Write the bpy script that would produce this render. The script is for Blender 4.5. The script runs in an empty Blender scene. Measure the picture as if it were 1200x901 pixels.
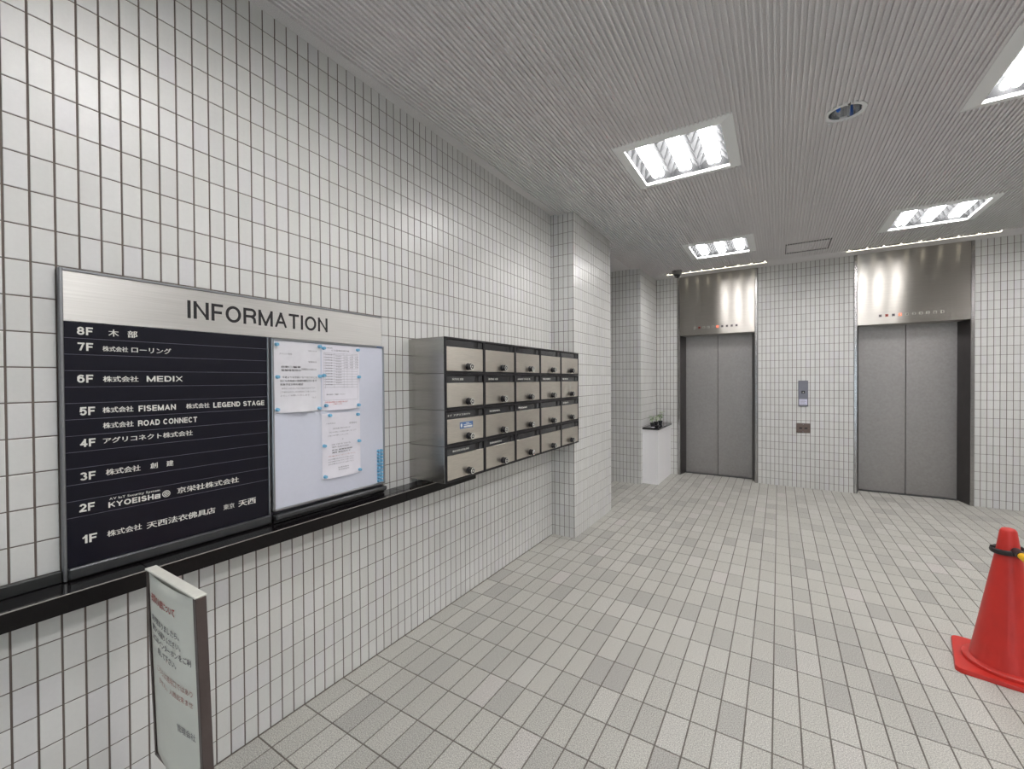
import bpy, math, random
import numpy as np
from mathutils import Vector, Matrix

C = bpy.context.scene.collection
PI = math.pi
rnd = random.Random(7)

# ------------------------------------------------------------------ camera
YAW, PITCH, ROLL = 0.560372495, -0.0100183679, -0.00623212183
CAM = Vector((1.78534413, 0.0, 1.43232786))
FPX = 497.993444
Fv = Vector((-math.sin(YAW) * math.cos(PITCH), math.cos(YAW) * math.cos(PITCH), math.sin(PITCH)))
Rv = Vector((math.cos(YAW), math.sin(YAW), 0))
Uv = Rv.cross(Fv)
R2 = Rv * math.cos(ROLL) + Uv * math.sin(ROLL)
U2 = -Rv * math.sin(ROLL) + Uv * math.cos(ROLL)
cd = bpy.data.cameras.new('camera')
cd.sensor_width = 36
cd.lens = FPX * 36 / 1200
cd.clip_start = 0.02
co = bpy.data.objects.new('camera', cd)
C.objects.link(co)
m = Matrix.Identity(4)
for i in range(3):
    m[i][0], m[i][1], m[i][2], m[i][3] = R2[i], U2[i], -Fv[i], CAM[i]
co.matrix_world = m
bpy.context.scene.camera = co

# ------------------------------------------------------------------ world, exposure
H = 2.95
w = bpy.data.worlds.new('world')
bpy.context.scene.world = w
w.use_nodes = True
w.node_tree.nodes['Background'].inputs[0].default_value = (0.80, 0.90, 1.0, 1)
w.node_tree.nodes['Background'].inputs[1].default_value = 3.0
vs = bpy.context.scene.view_settings
vs.view_transform = 'Standard'
vs.look = 'None'
vs.exposure = -0.04
vs.gamma = 1
vs.use_curve_mapping = False
LAMP = 42.0        # emission of the tubes in the ceiling lights
SPOT = 4.5        # emission of the small lamps in the slots and of the glowing lip


# ------------------------------------------------------------------ materials
def lin(c):
    c = c / 255
    return c / 12.92 if c <= 0.04045 else ((c + 0.055) / 1.055) ** 2.4


def rgb(r, g, b):
    return (lin(r), lin(g), lin(b), 1)


def mat(name, col, rough=0.5, metal=0.0, spec=0.5, emit=None, estr=0, coat=0, aniso=0, trans=0, vary=0.03, noise=60):
    """Principled material whose colour wavers a little with a procedural noise."""
    mt = bpy.data.materials.new(name)
    mt.use_nodes = True
    nt = mt.node_tree
    b = nt.nodes['Principled BSDF']
    b.inputs['Base Color'].default_value = col
    b.inputs['Roughness'].default_value = rough
    b.inputs['Metallic'].default_value = metal
    b.inputs['Specular IOR Level'].default_value = spec
    b.inputs['Coat Weight'].default_value = coat
    b.inputs['Transmission Weight'].default_value = trans
    if aniso:
        b.inputs['Anisotropic'].default_value = aniso
    if emit:
        b.inputs['Emission Color'].default_value = emit
        b.inputs['Emission Strength'].default_value = estr
    elif vary:
        tc = nt.nodes.new('ShaderNodeTexCoord')
        nz = nt.nodes.new('ShaderNodeTexNoise')
        nz.inputs['Scale'].default_value = noise
        nz.inputs['Detail'].default_value = 2
        nt.links.new(tc.outputs['Object'], nz.inputs['Vector'])
        mr = nt.nodes.new('ShaderNodeMapRange')
        mr.inputs['From Min'].default_value = 0.3
        mr.inputs['From Max'].default_value = 0.7
        mr.inputs['To Min'].default_value = 1 - vary
        mr.inputs['To Max'].default_value = 1 + vary
        nt.links.new(nz.outputs['Fac'], mr.inputs['Value'])
        mx = nt.nodes.new('ShaderNodeVectorMath')
        mx.operation = 'SCALE'
        mx.inputs[0].default_value = col[:3]
        nt.links.new(mr.outputs[0], mx.inputs['Scale'])
        nt.links.new(mx.outputs[0], b.inputs['Base Color'])
    return mt


def tile_mat(name, stops, rough, speck=0.0, speck_scale=400, bump=0.0, coat=0.0):
    """Tile colour drawn per tile (per object and per mesh island) from a ramp, with fine speckle."""
    mt = bpy.data.materials.new(name)
    mt.use_nodes = True
    nt = mt.node_tree
    N, L = nt.nodes, nt.links
    b = N['Principled BSDF']
    oi = N.new('ShaderNodeObjectInfo')
    ge = N.new('ShaderNodeNewGeometry')
    ad = N.new('ShaderNodeMath'); ad.operation = 'ADD'
    fr = N.new('ShaderNodeMath'); fr.operation = 'FRACT'
    L.new(oi.outputs['Random'], ad.inputs[0])
    L.new(ge.outputs['Random Per Island'], ad.inputs[1])
    L.new(ad.outputs[0], fr.inputs[0])
    cr = N.new('ShaderNodeValToRGB')
    L.new(fr.outputs[0], cr.inputs[0])
    el = cr.color_ramp.elements
    el[0].position, el[0].color = stops[0]
    el[1].position, el[1].color = stops[-1]
    for p, c in stops[1:-1]:
        e = el.new(p)
        e.color = c
    nz = N.new('ShaderNodeTexNoise')
    nz.inputs['Scale'].default_value = speck_scale
    nz.inputs['Detail'].default_value = 3
    L.new(ge.outputs['Position'], nz.inputs['Vector'])
    mr = N.new('ShaderNodeMapRange')
    mr.inputs['From Min'].default_value = 0.35
    mr.inputs['From Max'].default_value = 0.65
    mr.inputs['To Min'].default_value = 1 - speck
    mr.inputs['To Max'].default_value = 1 + speck
    L.new(nz.outputs['Fac'], mr.inputs['Value'])
    nb = N.new('ShaderNodeTexNoise')
    nb.inputs['Scale'].default_value = 1.3
    L.new(ge.outputs['Position'], nb.inputs['Vector'])
    m2 = N.new('ShaderNodeMapRange')
    m2.inputs['From Min'].default_value = 0.3
    m2.inputs['From Max'].default_value = 0.7
    m2.inputs['To Min'].default_value = 0.97
    m2.inputs['To Max'].default_value = 1.03
    L.new(nb.outputs['Fac'], m2.inputs['Value'])
    mm = N.new('ShaderNodeMath'); mm.operation = 'MULTIPLY'
    L.new(mr.outputs[0], mm.inputs[0]); L.new(m2.outputs[0], mm.inputs[1])
    sc = N.new('ShaderNodeVectorMath'); sc.operation = 'SCALE'
    L.new(cr.outputs[0], sc.inputs[0]); L.new(mm.outputs[0], sc.inputs['Scale'])
    L.new(sc.outputs[0], b.inputs['Base Color'])
    b.inputs['Roughness'].default_value = rough
    b.inputs['Coat Weight'].default_value = coat
    if bump:
        bp = N.new('ShaderNodeBump')
        bp.inputs['Strength'].default_value = bump
        bp.inputs['Distance'].default_value = 0.001
        L.new(nz.outputs['Fac'], bp.inputs['Height'])
        L.new(bp.outputs[0], b.inputs['Normal'])
    return mt


def brushed(name, col, rough, aniso, rot, streak=(1, 1, 1), axis='Z', bump=0.0):
    mt = mat(name, col, rough, 1.0, aniso=aniso, vary=0)
    nt = mt.node_tree
    N, L = nt.nodes, nt.links
    b = N['Principled BSDF']
    tg = N.new('ShaderNodeTangent')
    tg.direction_type = 'RADIAL'
    tg.axis = axis
    L.new(tg.outputs[0], b.inputs['Tangent'])
    b.inputs['Anisotropic Rotation'].default_value = rot
    ge = N.new('ShaderNodeNewGeometry')
    mp = N.new('ShaderNodeMapping')
    mp.inputs['Scale'].default_value = streak
    L.new(ge.outputs['Position'], mp.inputs[0])
    nz = N.new('ShaderNodeTexNoise')
    nz.inputs['Scale'].default_value = 1
    nz.inputs['Detail'].default_value = 3
    L.new(mp.outputs[0], nz.inputs['Vector'])
    mr = N.new('ShaderNodeMapRange')
    mr.inputs['From Min'].default_value = 0.3
    mr.inputs['From Max'].default_value = 0.7
    mr.inputs['To Min'].default_value = 0.94
    mr.inputs['To Max'].default_value = 1.06
    L.new(nz.outputs['Fac'], mr.inputs['Value'])
    sc = N.new('ShaderNodeVectorMath'); sc.operation = 'SCALE'
    sc.inputs[0].default_value = col[:3]
    L.new(mr.outputs[0], sc.inputs['Scale'])
    L.new(sc.outputs[0], b.inputs['Base Color'])
    if bump:
        n2 = N.new('ShaderNodeTexNoise')
        n2.inputs['Scale'].default_value = 260
        L.new(ge.outputs['Position'], n2.inputs['Vector'])
        bp = N.new('ShaderNodeBump')
        bp.inputs['Strength'].default_value = bump
        bp.inputs['Distance'].default_value = 0.0008
        L.new(n2.outputs['Fac'], bp.inputs['Height'])
        L.new(bp.outputs[0], b.inputs['Normal'])
    return mt


M = {}
a = rgb(210, 210, 207); b_ = rgb(214, 214, 212); c_ = rgb(206, 206, 204)
M['tile'] = tile_mat('glazed_tile', [(0, c_), (0.35, a), (0.8, b_), (1, rgb(209, 208, 209))], 0.33, 0.012, 90)
M['floor_tile'] = tile_mat('floor_tile', [(0, rgb(164, 162, 157)), (0.12, rgb(172, 171, 165)), (0.35, rgb(179, 178, 171)),
                                          (0.75, rgb(184, 183, 176)), (0.95, rgb(187, 186, 180)), (1, rgb(190, 186, 182))], 0.5, 0.36, 230, 0.25)
M['grout'] = mat('grout', rgb(108, 98, 92), 0.9, vary=0.12, noise=9)
M['floor_grout'] = mat('floor_grout', rgb(112, 106, 100), 0.9, vary=0.12, noise=6)
M['ceiling'] = tile_mat('ribbed_mineral_board', [(0, rgb(221, 219, 220)), (1, rgb(221, 219, 220))], 0.9, 0.10, 260, 0.2)
M['steel'] = brushed('brushed_steel', rgb(178, 174, 168), 0.28, 0.97, 0.25, (6, 6, 500))
M['steel_side'] = brushed('satin_steel_side', rgb(176, 173, 168), 0.26, 0.5, 0.0, (6, 6, 300))
M['steel_door'] = brushed('mailbox_door_steel', rgb(224, 218, 208), 0.3, 0.7, 0.25, (14, 14, 300))
M['steel_trim'] = brushed('trim_steel', rgb(168, 166, 165), 0.2, 0.6, 0.25, (2, 2, 60))
M['lift_door'] = brushed('embossed_lift_door_steel', rgb(166, 163, 161), 0.52, 0.2, 0.0, (40, 40, 40), bump=0.4)
M['jamb'] = brushed('dark_jamb_steel', rgb(108, 105, 106), 0.4, 0.3, 0.0, (10, 10, 10))
M['slat_highlight'] = mat('slat_highlight_metal', rgb(120, 120, 135), 0.5, 0.3)  # pale back panel showing between slats stands in for edge highlights
M['black'] = mat('black_enamel', rgb(26, 24, 28), 0.35)
M['black_gap'] = mat('dark_opening_black', rgb(10, 10, 12), 0.6)
M['smoke'] = mat('smoked_name_plate', rgb(52, 52, 54), 0.12, spec=0.6)
M['chrome'] = mat('chrome', rgb(210, 210, 210), 0.12, 1.0, vary=0)
M['navy'] = mat('navy_directory_slat', rgb(13, 13, 26), 0.28, spec=0.3, noise=30, vary=0.06)
M['alu_plate'] = brushed('brushed_aluminium_plate', rgb(204, 203, 200), 0.42, 0.6, 0.25, (4, 4, 240))
M['alu'] = mat('grey_aluminium', rgb(150, 152, 155), 0.35, 0.9)
M['alu_dark'] = mat('dark_aluminium', rgb(88, 90, 92), 0.35, 0.85)
M['white_letter'] = mat('white_lettering', rgb(222, 222, 215), 0.6, vary=0)
M['black_letter'] = mat('black_lettering', rgb(22, 20, 24), 0.5, vary=0)
M['red_letter'] = mat('red_lettering', rgb(190, 70, 62), 0.6, vary=0)
M['faded_red'] = mat('faded_red_lettering', rgb(190, 135, 125), 0.6, vary=0)
M['grey_letter'] = mat('grey_lettering', rgb(125, 122, 128), 0.6, vary=0)
M['whiteboard'] = mat('whiteboard_enamel', rgb(206, 209, 222), 0.25, vary=0.01)
M['paper'] = mat('printer_paper', rgb(222, 220, 228), 0.75, vary=0.02, noise=25)
M['paper_warm'] = mat('creased_paper', rgb(216, 215, 220), 0.75, vary=0.03, noise=25)
M['magnet'] = mat('blue_magnet_plastic', rgb(122, 182, 216), 0.25, coat=0.4)
M['stone'] = mat('polished_black_stone', rgb(24, 22, 24), 0.09, spec=0.7, vary=0.3, noise=120)
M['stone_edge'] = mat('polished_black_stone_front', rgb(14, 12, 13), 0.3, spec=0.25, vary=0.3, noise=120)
M['white_paint'] = mat('white_painted_board', rgb(246, 245, 247), 0.4, vary=0.01)
M['sign_face'] = mat('sign_sheet', rgb(232, 234, 226), 0.45, vary=0.03, noise=8)
M['sign_top'] = mat('sign_top_cap', rgb(222, 222, 214), 0.5)
M['sign_frame'] = mat('sign_frame_bronze', rgb(92, 82, 80), 0.35, 0.5)
M['cone'] = mat('red_cone_plastic', rgb(196, 46, 38), 0.38, vary=0.06, noise=12)
M['rubber'] = mat('black_plastic', rgb(34, 31, 33), 0.45)
M['yellow'] = mat('yellow_plastic', rgb(236, 184, 22), 0.4)
M['fixture'] = mat('white_fixture_enamel', rgb(236, 238, 238), 0.45, vary=0)
M['reflector'] = mat('satin_reflector', rgb(66, 67, 68), 0.8, spec=0.05, vary=0)
M['trough'] = mat('slot_trough', rgb(96, 95, 92), 0.5, vary=0)
M['tube'] = mat('lit_tube', (1, 1, 1, 1), emit=(1.0, 0.975, 0.965, 1), estr=LAMP)
M['lamp_and_lip'] = mat('lit_lamp_and_lip', (1, 1, 1, 1), emit=(1.0, 0.93, 0.72, 1), estr=SPOT)
M['mirror'] = mat('downlight_mirror', rgb(200, 202, 205), 0.12, 1.0, vary=0)
M['blue_glint'] = mat('blue_glint_glass', rgb(60, 120, 230), 0.1, coat=0.5)
M['dome'] = mat('smoked_dome', rgb(18, 16, 22), 0.1, spec=0.7)
M['dome_base'] = mat('dome_housing', rgb(120, 119, 116), 0.5)
M['amber'] = mat('lit_indicator', rgb(255, 120, 80), emit=rgb(255, 112, 78), estr=1.3)
M['dim_red'] = mat('unlit_red_indicator', rgb(150, 62, 48), 0.4)
M['ind_dark'] = mat('dark_indicator', rgb(92, 84, 88), 0.4)
M['ind_light'] = mat('pale_indicator', rgb(196, 194, 186), 0.4)
M['plate_grey'] = mat('call_plate_steel', rgb(122, 122, 130), 0.4, 0.6)
M['plate_brown'] = mat('bronze_plate', rgb(112, 98, 92), 0.4, 0.5)
M['label_white'] = mat('white_label', rgb(205, 205, 225), 0.5)
M['pot'] = mat('black_pot', rgb(30, 30, 36), 0.45)
M['soil'] = mat('potting_soil', rgb(58, 48, 40), 0.9)
M['leaf'] = mat('leaf_green', rgb(92, 128, 58), 0.5, vary=0.15, noise=40)
M['leaf_pale'] = mat('pale_leaf', rgb(190, 205, 170), 0.5, vary=0.1, noise=40)
M['sticker_blue'] = mat('blue_sticker', rgb(78, 110, 158), 0.4)
M['glass'] = mat('door_glass', (0.9, 0.95, 0.95, 1), 0.02, trans=1.0, vary=0)
M['wall_paint'] = mat('painted_plaster', rgb(200, 199, 195), 0.7, vary=0.02, noise=3)


# ------------------------------------------------------------------ mesh helpers
class MB:
    def __init__(s):
        s.v, s.f = [], []

    def add(s, vs, fs):
        o = len(s.v)
        s.v += [tuple(p) for p in vs]
        s.f += [tuple(i + o for i in f) for f in fs]
        return s

    def box(s, x0, x1, y0, y1, z0, z1, ch=0.0):
        if ch <= 0:
            return s.add([(x0, y0, z0), (x1, y0, z0), (x1, y1, z0), (x0, y1, z0), (x0, y0, z1), (x1, y0, z1), (x1, y1, z1), (x0, y1, z1)],
                         [(0, 3, 2, 1), (4, 5, 6, 7), (0, 1, 5, 4), (1, 2, 6, 5), (2, 3, 7, 6), (3, 0, 4, 7)])
        X, Y, Z = (x0, x1), (y0, y1), (z0, z1)
        c = min(ch, (x1 - x0) * .45, (y1 - y0) * .45, (z1 - z0) * .45)
        vs, idx = [], {}
        for i in (0, 1):
            for j in (0, 1):
                for k in (0, 1):
                    sx, sy, sz = (1, -1)[i], (1, -1)[j], (1, -1)[k]
                    idx[i, j, k] = len(vs)
                    vs += [(X[i], Y[j] + sy * c, Z[k] + sz * c), (X[i] + sx * c, Y[j], Z[k] + sz * c), (X[i] + sx * c, Y[j] + sy * c, Z[k])]
        g = lambda i, j, k, a: idx[i, j, k] + a
        fs = []
        for i in (0, 1):
            fs.append([g(i, 0, 0, 0), g(i, 1, 0, 0), g(i, 1, 1, 0), g(i, 0, 1, 0)][::(-1 if i == 0 else 1)])
            fs.append([g(0, i, 0, 1), g(1, i, 0, 1), g(1, i, 1, 1), g(0, i, 1, 1)][::(1 if i == 0 else -1)])
            fs.append([g(0, 0, i, 2), g(1, 0, i, 2), g(1, 1, i, 2), g(0, 1, i, 2)][::(-1 if i == 0 else 1)])
            for j in (0, 1):
                fl = 1 if (i + j) % 2 == 0 else -1
                fs.append([g(i, j, 0, 0), g(i, j, 0, 1), g(i, j, 1, 1), g(i, j, 1, 0)][::fl])
                fs.append([g(i, 0, j, 2), g(i, 0, j, 0), g(i, 1, j, 0), g(i, 1, j, 2)][::fl])
                fs.append([g(0, i, j, 1), g(0, i, j, 2), g(1, i, j, 2), g(1, i, j, 1)][::fl])
                for k in (0, 1):
                    f2 = 1 if (i + j + k) % 2 == 0 else -1
                    fs.append([g(i, j, k, 0), g(i, j, k, 2), g(i, j, k, 1)][::f2])
        return s.add(vs, fs)

    def lathe(s, prof, n=24, cx=0, cy=0, cap=True):
        """prof: (radius, z) from bottom to top, about a vertical axis."""
        vs, fs = [], []
        for r, z in prof:
            for i in range(n):
                t = 2 * PI * i / n
                vs.append((cx + r * math.cos(t), cy + r * math.sin(t), z))
        for j in range(len(prof) - 1):
            for i in range(n):
                k = (i + 1) % n
                fs.append((j * n + i, j * n + k, (j + 1) * n + k, (j + 1) * n + i))
        if cap:
            fs.append(tuple(range(n))[::-1])
            fs.append(tuple((len(prof) - 1) * n + i for i in range(n)))
        return s.add(vs, fs)

    def tube(s, p, q, r, n=12, r2=None, cap=True):
        p, q = Vector(p), Vector(q)
        d = (q - p).normalized()
        u = d.orthogonal().normalized()
        v = d.cross(u)
        r2 = r if r2 is None else r2
        vs = []
        for c, rr in ((p, r), (q, r2)):
            for i in range(n):
                t = 2 * PI * i / n
                vs.append(c + u * rr * math.cos(t) + v * rr * math.sin(t))
        fs = [(i, (i + 1) % n, n + (i + 1) % n, n + i) for i in range(n)]
        if cap:
            fs += [tuple(range(n))[::-1], tuple(range(n, 2 * n))]
        return s.add(vs, fs)

    def mesh(s, name, m, smooth=False):
        me = bpy.data.meshes.new(name)
        me.from_pydata(s.v, [], s.f)
        if m:
            me.materials.append(m)
        if smooth:
            me.polygons.foreach_set('use_smooth', [True] * len(me.polygons))
            try:
                me.set_sharp_from_angle(angle=0.7)
            except Exception:
                pass
        me.update()
        return me

    def obj(s, name, m, parent=None, loc=(0, 0, 0), smooth=False):
        o = bpy.data.objects.new(name, s.mesh(name, m, smooth))
        C.objects.link(o)
        o.location = loc
        if parent:
            o.parent = parent
        return o


def empty(name, loc=(0, 0, 0)):
    o = bpy.data.objects.new(name, None)
    o.empty_display_size = 0.05
    C.objects.link(o)
    o.location = loc
    return o


def tag(o, label=None, cat=None, group=None, kind=None):
    if label: o['label'] = label
    if cat: o['category'] = cat
    if group: o['group'] = group
    if kind: o['kind'] = kind
    return o


def copy_tree(o, parent=None):
    c = o.copy()
    C.objects.link(c)
    c.parent = parent
    for ch in list(o.children):
        copy_tree(ch, c)
    return c


_glyphs = {}


def glyph(ch):
    """Filled outline of one character from the built-in font (its CJK fallback for Japanese)."""
    if ch not in _glyphs:
        cu = bpy.data.curves.new('lettering', 'FONT')
        cu.body = ch
        cu.resolution_u = 2
        o = bpy.data.objects.new('lettering_source', cu)
        C.objects.link(o)
        dg = bpy.context.evaluated_depsgraph_get()
        me = bpy.data.meshes.new_from_object(o.evaluated_get(dg))
        bpy.data.objects.remove(o)
        vs = np.array([v.co[:2] for v in me.vertices]).reshape(-1, 2)
        fs = [tuple(p.vertices) for p in me.polygons]
        bpy.data.meshes.remove(me)
        _glyphs[ch] = (vs, fs)
    return _glyphs[ch]


def arc(cx, cy, rx, ry, a0, a1, n=None):
    n = n or max(4, int(abs(a1 - a0) / 16))
    return [(cx + rx * math.cos(math.radians(a0 + (a1 - a0) * i / n)), cy + ry * math.sin(math.radians(a0 + (a1 - a0) * i / n))) for i in range(n + 1)]


# grotesque capitals and digits as stroked centre lines in a unit box: (width / cap height, strokes)
SANS = {
    'I': (0, [[(0, 0), (0, 1)]]), 'N': (.74, [[(0, 0), (0, 1)], [(1, 0), (1, 1)], [(0, 1), (1, 0)]]),
    'F': (.60, [[(0, 0), (0, 1)], [(0, 1), (1, 1)], [(0, .5), (.86, .5)]]), 'E': (.64, [[(0, 0), (0, 1)], [(0, 1), (1, 1)], [(0, .5), (.92, .5)], [(0, 0), (1, 0)]]),
    'O': (.84, [arc(.5, .5, .5, .5, 0, 360, 28)]), 'R': (.74, [[(0, 0), (0, 1)], [(0, 1), (.6, 1)] + arc(.66, .75, .34, .25, 90, -90) + [(.6, .5), (0, .5)], [(.66, .5), (.94, .34), (1, 0)]]),
    'M': (.88, [[(0, 0), (0, 1)], [(1, 0), (1, 1)], [(0, 1), (.5, 0)], [(.5, 0), (1, 1)]]), 'A': (.78, [[(0, 0), (.5, 1)], [(.5, 1), (1, 0)], [(.2, .3), (.8, .3)]]),
    'T': (.70, [[(0, 1), (1, 1)], [(.5, 0), (.5, 1)]]), 'D': (.74, [[(0, 0), (0, 1)], [(0, 1), (.45, 1)] + arc(.45, .5, .55, .5, 90, -90, 12) + [(.45, 0), (0, 0)]]),
    'X': (.76, [[(0, 0), (1, 1)], [(0, 1), (1, 0)]]), 'L': (.58, [[(0, 0), (0, 1)], [(0, 0), (1, 0)]]),
    'G': (.82, [arc(.5, .5, .5, .5, 42, 335, 22), [(1, .0), (1, .44)], [(1, .44), (.56, .44)]]), 'C': (.78, [arc(.5, .5, .5, .5, 42, 318, 22)]),
    'S': (.70, [arc(.5, .76, .46, .24, 18, 262, 14) + arc(.5, .26, .5, .26, 82, -162, 14)]), 'K': (.76, [[(0, 0), (0, 1)], [(1, 1), (0, .36)], [(.34, .6), (1, 0)]]),
    'Y': (.76, [[(0, 1), (.5, .45)], [(1, 1), (.5, .45)], [(.5, .45), (.5, 0)]]), 'H': (.74, [[(0, 0), (0, 1)], [(1, 0), (1, 1)], [(0, .5), (1, .5)]]),
    'a': (.74, [[(.05, .78), (1, .78)], [(1, 0), (1, .78)], [(1, .42), (0, .42)], [(0, 0), (0, .42)], [(0, 0), (1, 0)]]),
    '1': (.40, [[(1, 0), (1, 1)], [(1, 1), (0, .74)]]), '2': (.62, [arc(.5, .7, .5, .3, 165, -25, 12) + [(0, .02)], [(0, 0), (1, 0)]]),
    '3': (.62, [arc(.48, .76, .46, .24, 160, -88, 14), arc(.5, .26, .5, .26, 88, -160, 14)]), '4': (.64, [[(.74, 0), (.74, 1)], [(.74, 1), (0, .3)], [(0, .27), (1, .27)]]),
    '5': (.62, [[(.95, 1), (.16, 1)], [(.16, 1), (.06, .48)], arc(.5, .33, .5, .33, 145, -155, 16)]), '6': (.62, [arc(.5, .33, .5, .33, 0, 360, 20), arc(.54, .58, .54, .42, 38, 190, 10)]),
    '7': (.60, [[(0, 1), (1, 1)], [(1, 1), (.36, 0)]]), '8': (.64, [arc(.5, .76, .43, .24, 0, 360, 20), arc(.5, .26, .5, .26, 0, 360, 20)]),
}


def stroke(pts, w, W):
    """Ribbon of width w along pts (already scaled), clipped to the letter box."""
    n = len(pts)
    closed = n > 3 and math.hypot(pts[0][0] - pts[-1][0], pts[0][1] - pts[-1][1]) < 1e-6
    if closed:
        pts = pts[:-1]
        n -= 1
    P_ = [np.array(p) for p in pts]
    if not closed:
        for a, b in ((0, 1), (-1, -2)):
            d = P_[a] - P_[b]
            if n == 2: P_[a] = P_[a] + d / (np.hypot(*d) + 1e-9) * w / 2
    vs, fs = [], []
    for i in range(n):
        p = P_[i]
        if closed or 0 < i < n - 1:
            d1, d2 = p - P_[i - 1], P_[(i + 1) % n] - p
        elif i == 0:
            d1 = d2 = P_[1] - p
        else:
            d1 = d2 = p - P_[i - 1]
        d1, d2 = d1 / (np.hypot(*d1) + 1e-9), d2 / (np.hypot(*d2) + 1e-9)
        t = d1 + d2
        t = t / (np.hypot(*t) + 1e-9)
        nn = np.array([-t[1], t[0]])
        k = 1 / max(.5, abs(nn @ np.array([-d1[1], d1[0]])))
        for sg in (1, -1):
            q = p + nn * sg * k * w / 2
            vs.append((min(max(q[0], 0), W), min(max(q[1], 0), 1)))
    for i in range(n if closed else n - 1):
        j = (i + 1) % n
        fs.append((2 * i + 1, 2 * j + 1, 2 * j, 2 * i))
    return vs, fs


def text_mesh(body, bold=0.0):
    """Line of characters: vertices (x, y, layer) and faces. Overlapping strokes sit on layers of their own."""
    V, F, x = [], [], 0.0
    sans = all(c in SANS or c == ' ' for c in body)
    wt = .145 + bold * 1.6

    def put(vs, fs, layer):
        n = len(V)
        V.extend((a, b, layer) for a, b in vs)
        F.extend(tuple(i + n for i in f) for f in fs)
    for ch in body:
        if ch == ' ':
            x += 0.45 if sans else 0.34
            continue
        if sans:
            W, st = SANS[ch]
            W = max(W * (1 + (wt - .145) * .6), wt)
            for k, s_ in enumerate(st):
                sc_ = [(wt / 2 + a * (W - wt), wt / 2 + b * (1 - wt)) for a, b in s_]
                vs, fs = stroke(sc_, wt, W)
                put([(a + x, b) for a, b in vs], fs, k)
            x += W + .13
            continue
        vs, fs = glyph(ch)
        if not len(vs):
            x += 0.5
            continue
        lo, hi = vs[:, 0].min(), vs[:, 0].max()
        cjk = ord(ch) > 0x2000
        off = x if cjk else x - lo
        for k, (dx, dy) in enumerate(((0, 0),) if bold <= 0 else ((-bold * .7, 0), (bold * .7, 0), (0, bold * .5))):
            put([(a + off + dx, b + dy) for a, b in vs], fs, k)
        x += 0.98 if cjk else (hi - lo) + 0.105
    return np.array(V), F


def lettering(items, place, m, parent, name='lettering'):
    """items: (text, u0, v0, width, height, bold); place(u, v) -> point. All lines of one block make one mesh."""
    mb = MB()
    for body, u0, v0, wd, ht, bold in items:
        vs, fs = text_mesh(body, bold)
        lo, hi = vs.min(0), vs.max(0)
        sx, sy = wd / (hi[0] - lo[0]), ht / max(hi[1] - lo[1], 0.05)
        p0 = Vector(place(u0, v0))
        nrm = (Vector(place(u0 + .001, v0)) - p0).cross(Vector(place(u0, v0 + .001)) - p0).normalized()
        mb.add([Vector(place(u0 + (x - lo[0]) * sx, v0 + (y - lo[1]) * sy)) + nrm * (.00012 * l_) for x, y, l_ in vs], fs)
    return mb.obj(name, m, parent)


# ------------------------------------------------------------------ tiled surfaces
def cells(lo, hi, j0, pitch, gap):
    """Spans between joints at j0 + k*pitch, clipped to lo..hi."""
    out = []
    k = math.floor((lo - j0) / pitch)
    while True:
        s, e = j0 + k * pitch, j0 + (k + 1) * pitch
        k += 1
        if s >= hi - 1e-6: break
        s2 = s + gap / 2 if s > lo + 1e-4 else lo
        e2 = e - gap / 2 if e < hi - 1e-4 else hi
        s2, e2 = max(s2, lo), min(e2, hi)
        if e2 - s2 > 0.006:
            out.append((s2, e2))
    return out


DEP, CH = 0.0025, 0.0012


def tile_geo(a0, a1, b0, b1):
    c = CH
    vs = []
    for d, i in ((-DEP, 0), (-c * .6, 0), (0, c)):
        vs += [(a0 + i, b0 + i, d), (a1 - i, b0 + i, d), (a1 - i, b1 - i, d), (a0 + i, b1 - i, d)]
    fs = [(i, (i + 1) % 4, 4 + (i + 1) % 4, 4 + i) for i in range(4)]
    fs += [(4 + i, 4 + (i + 1) % 4, 8 + (i + 1) % 4, 8 + i) for i in range(4)]
    fs.append((8, 9, 10, 11))
    return vs, fs


def project(P):
    d = Vector(P) - CAM
    Z = d.dot(Fv)
    if Z < 0.05: return None
    return 600 + FPX * d.dot(R2) / Z, 450.5 - FPX * d.dot(U2) / Z


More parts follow.
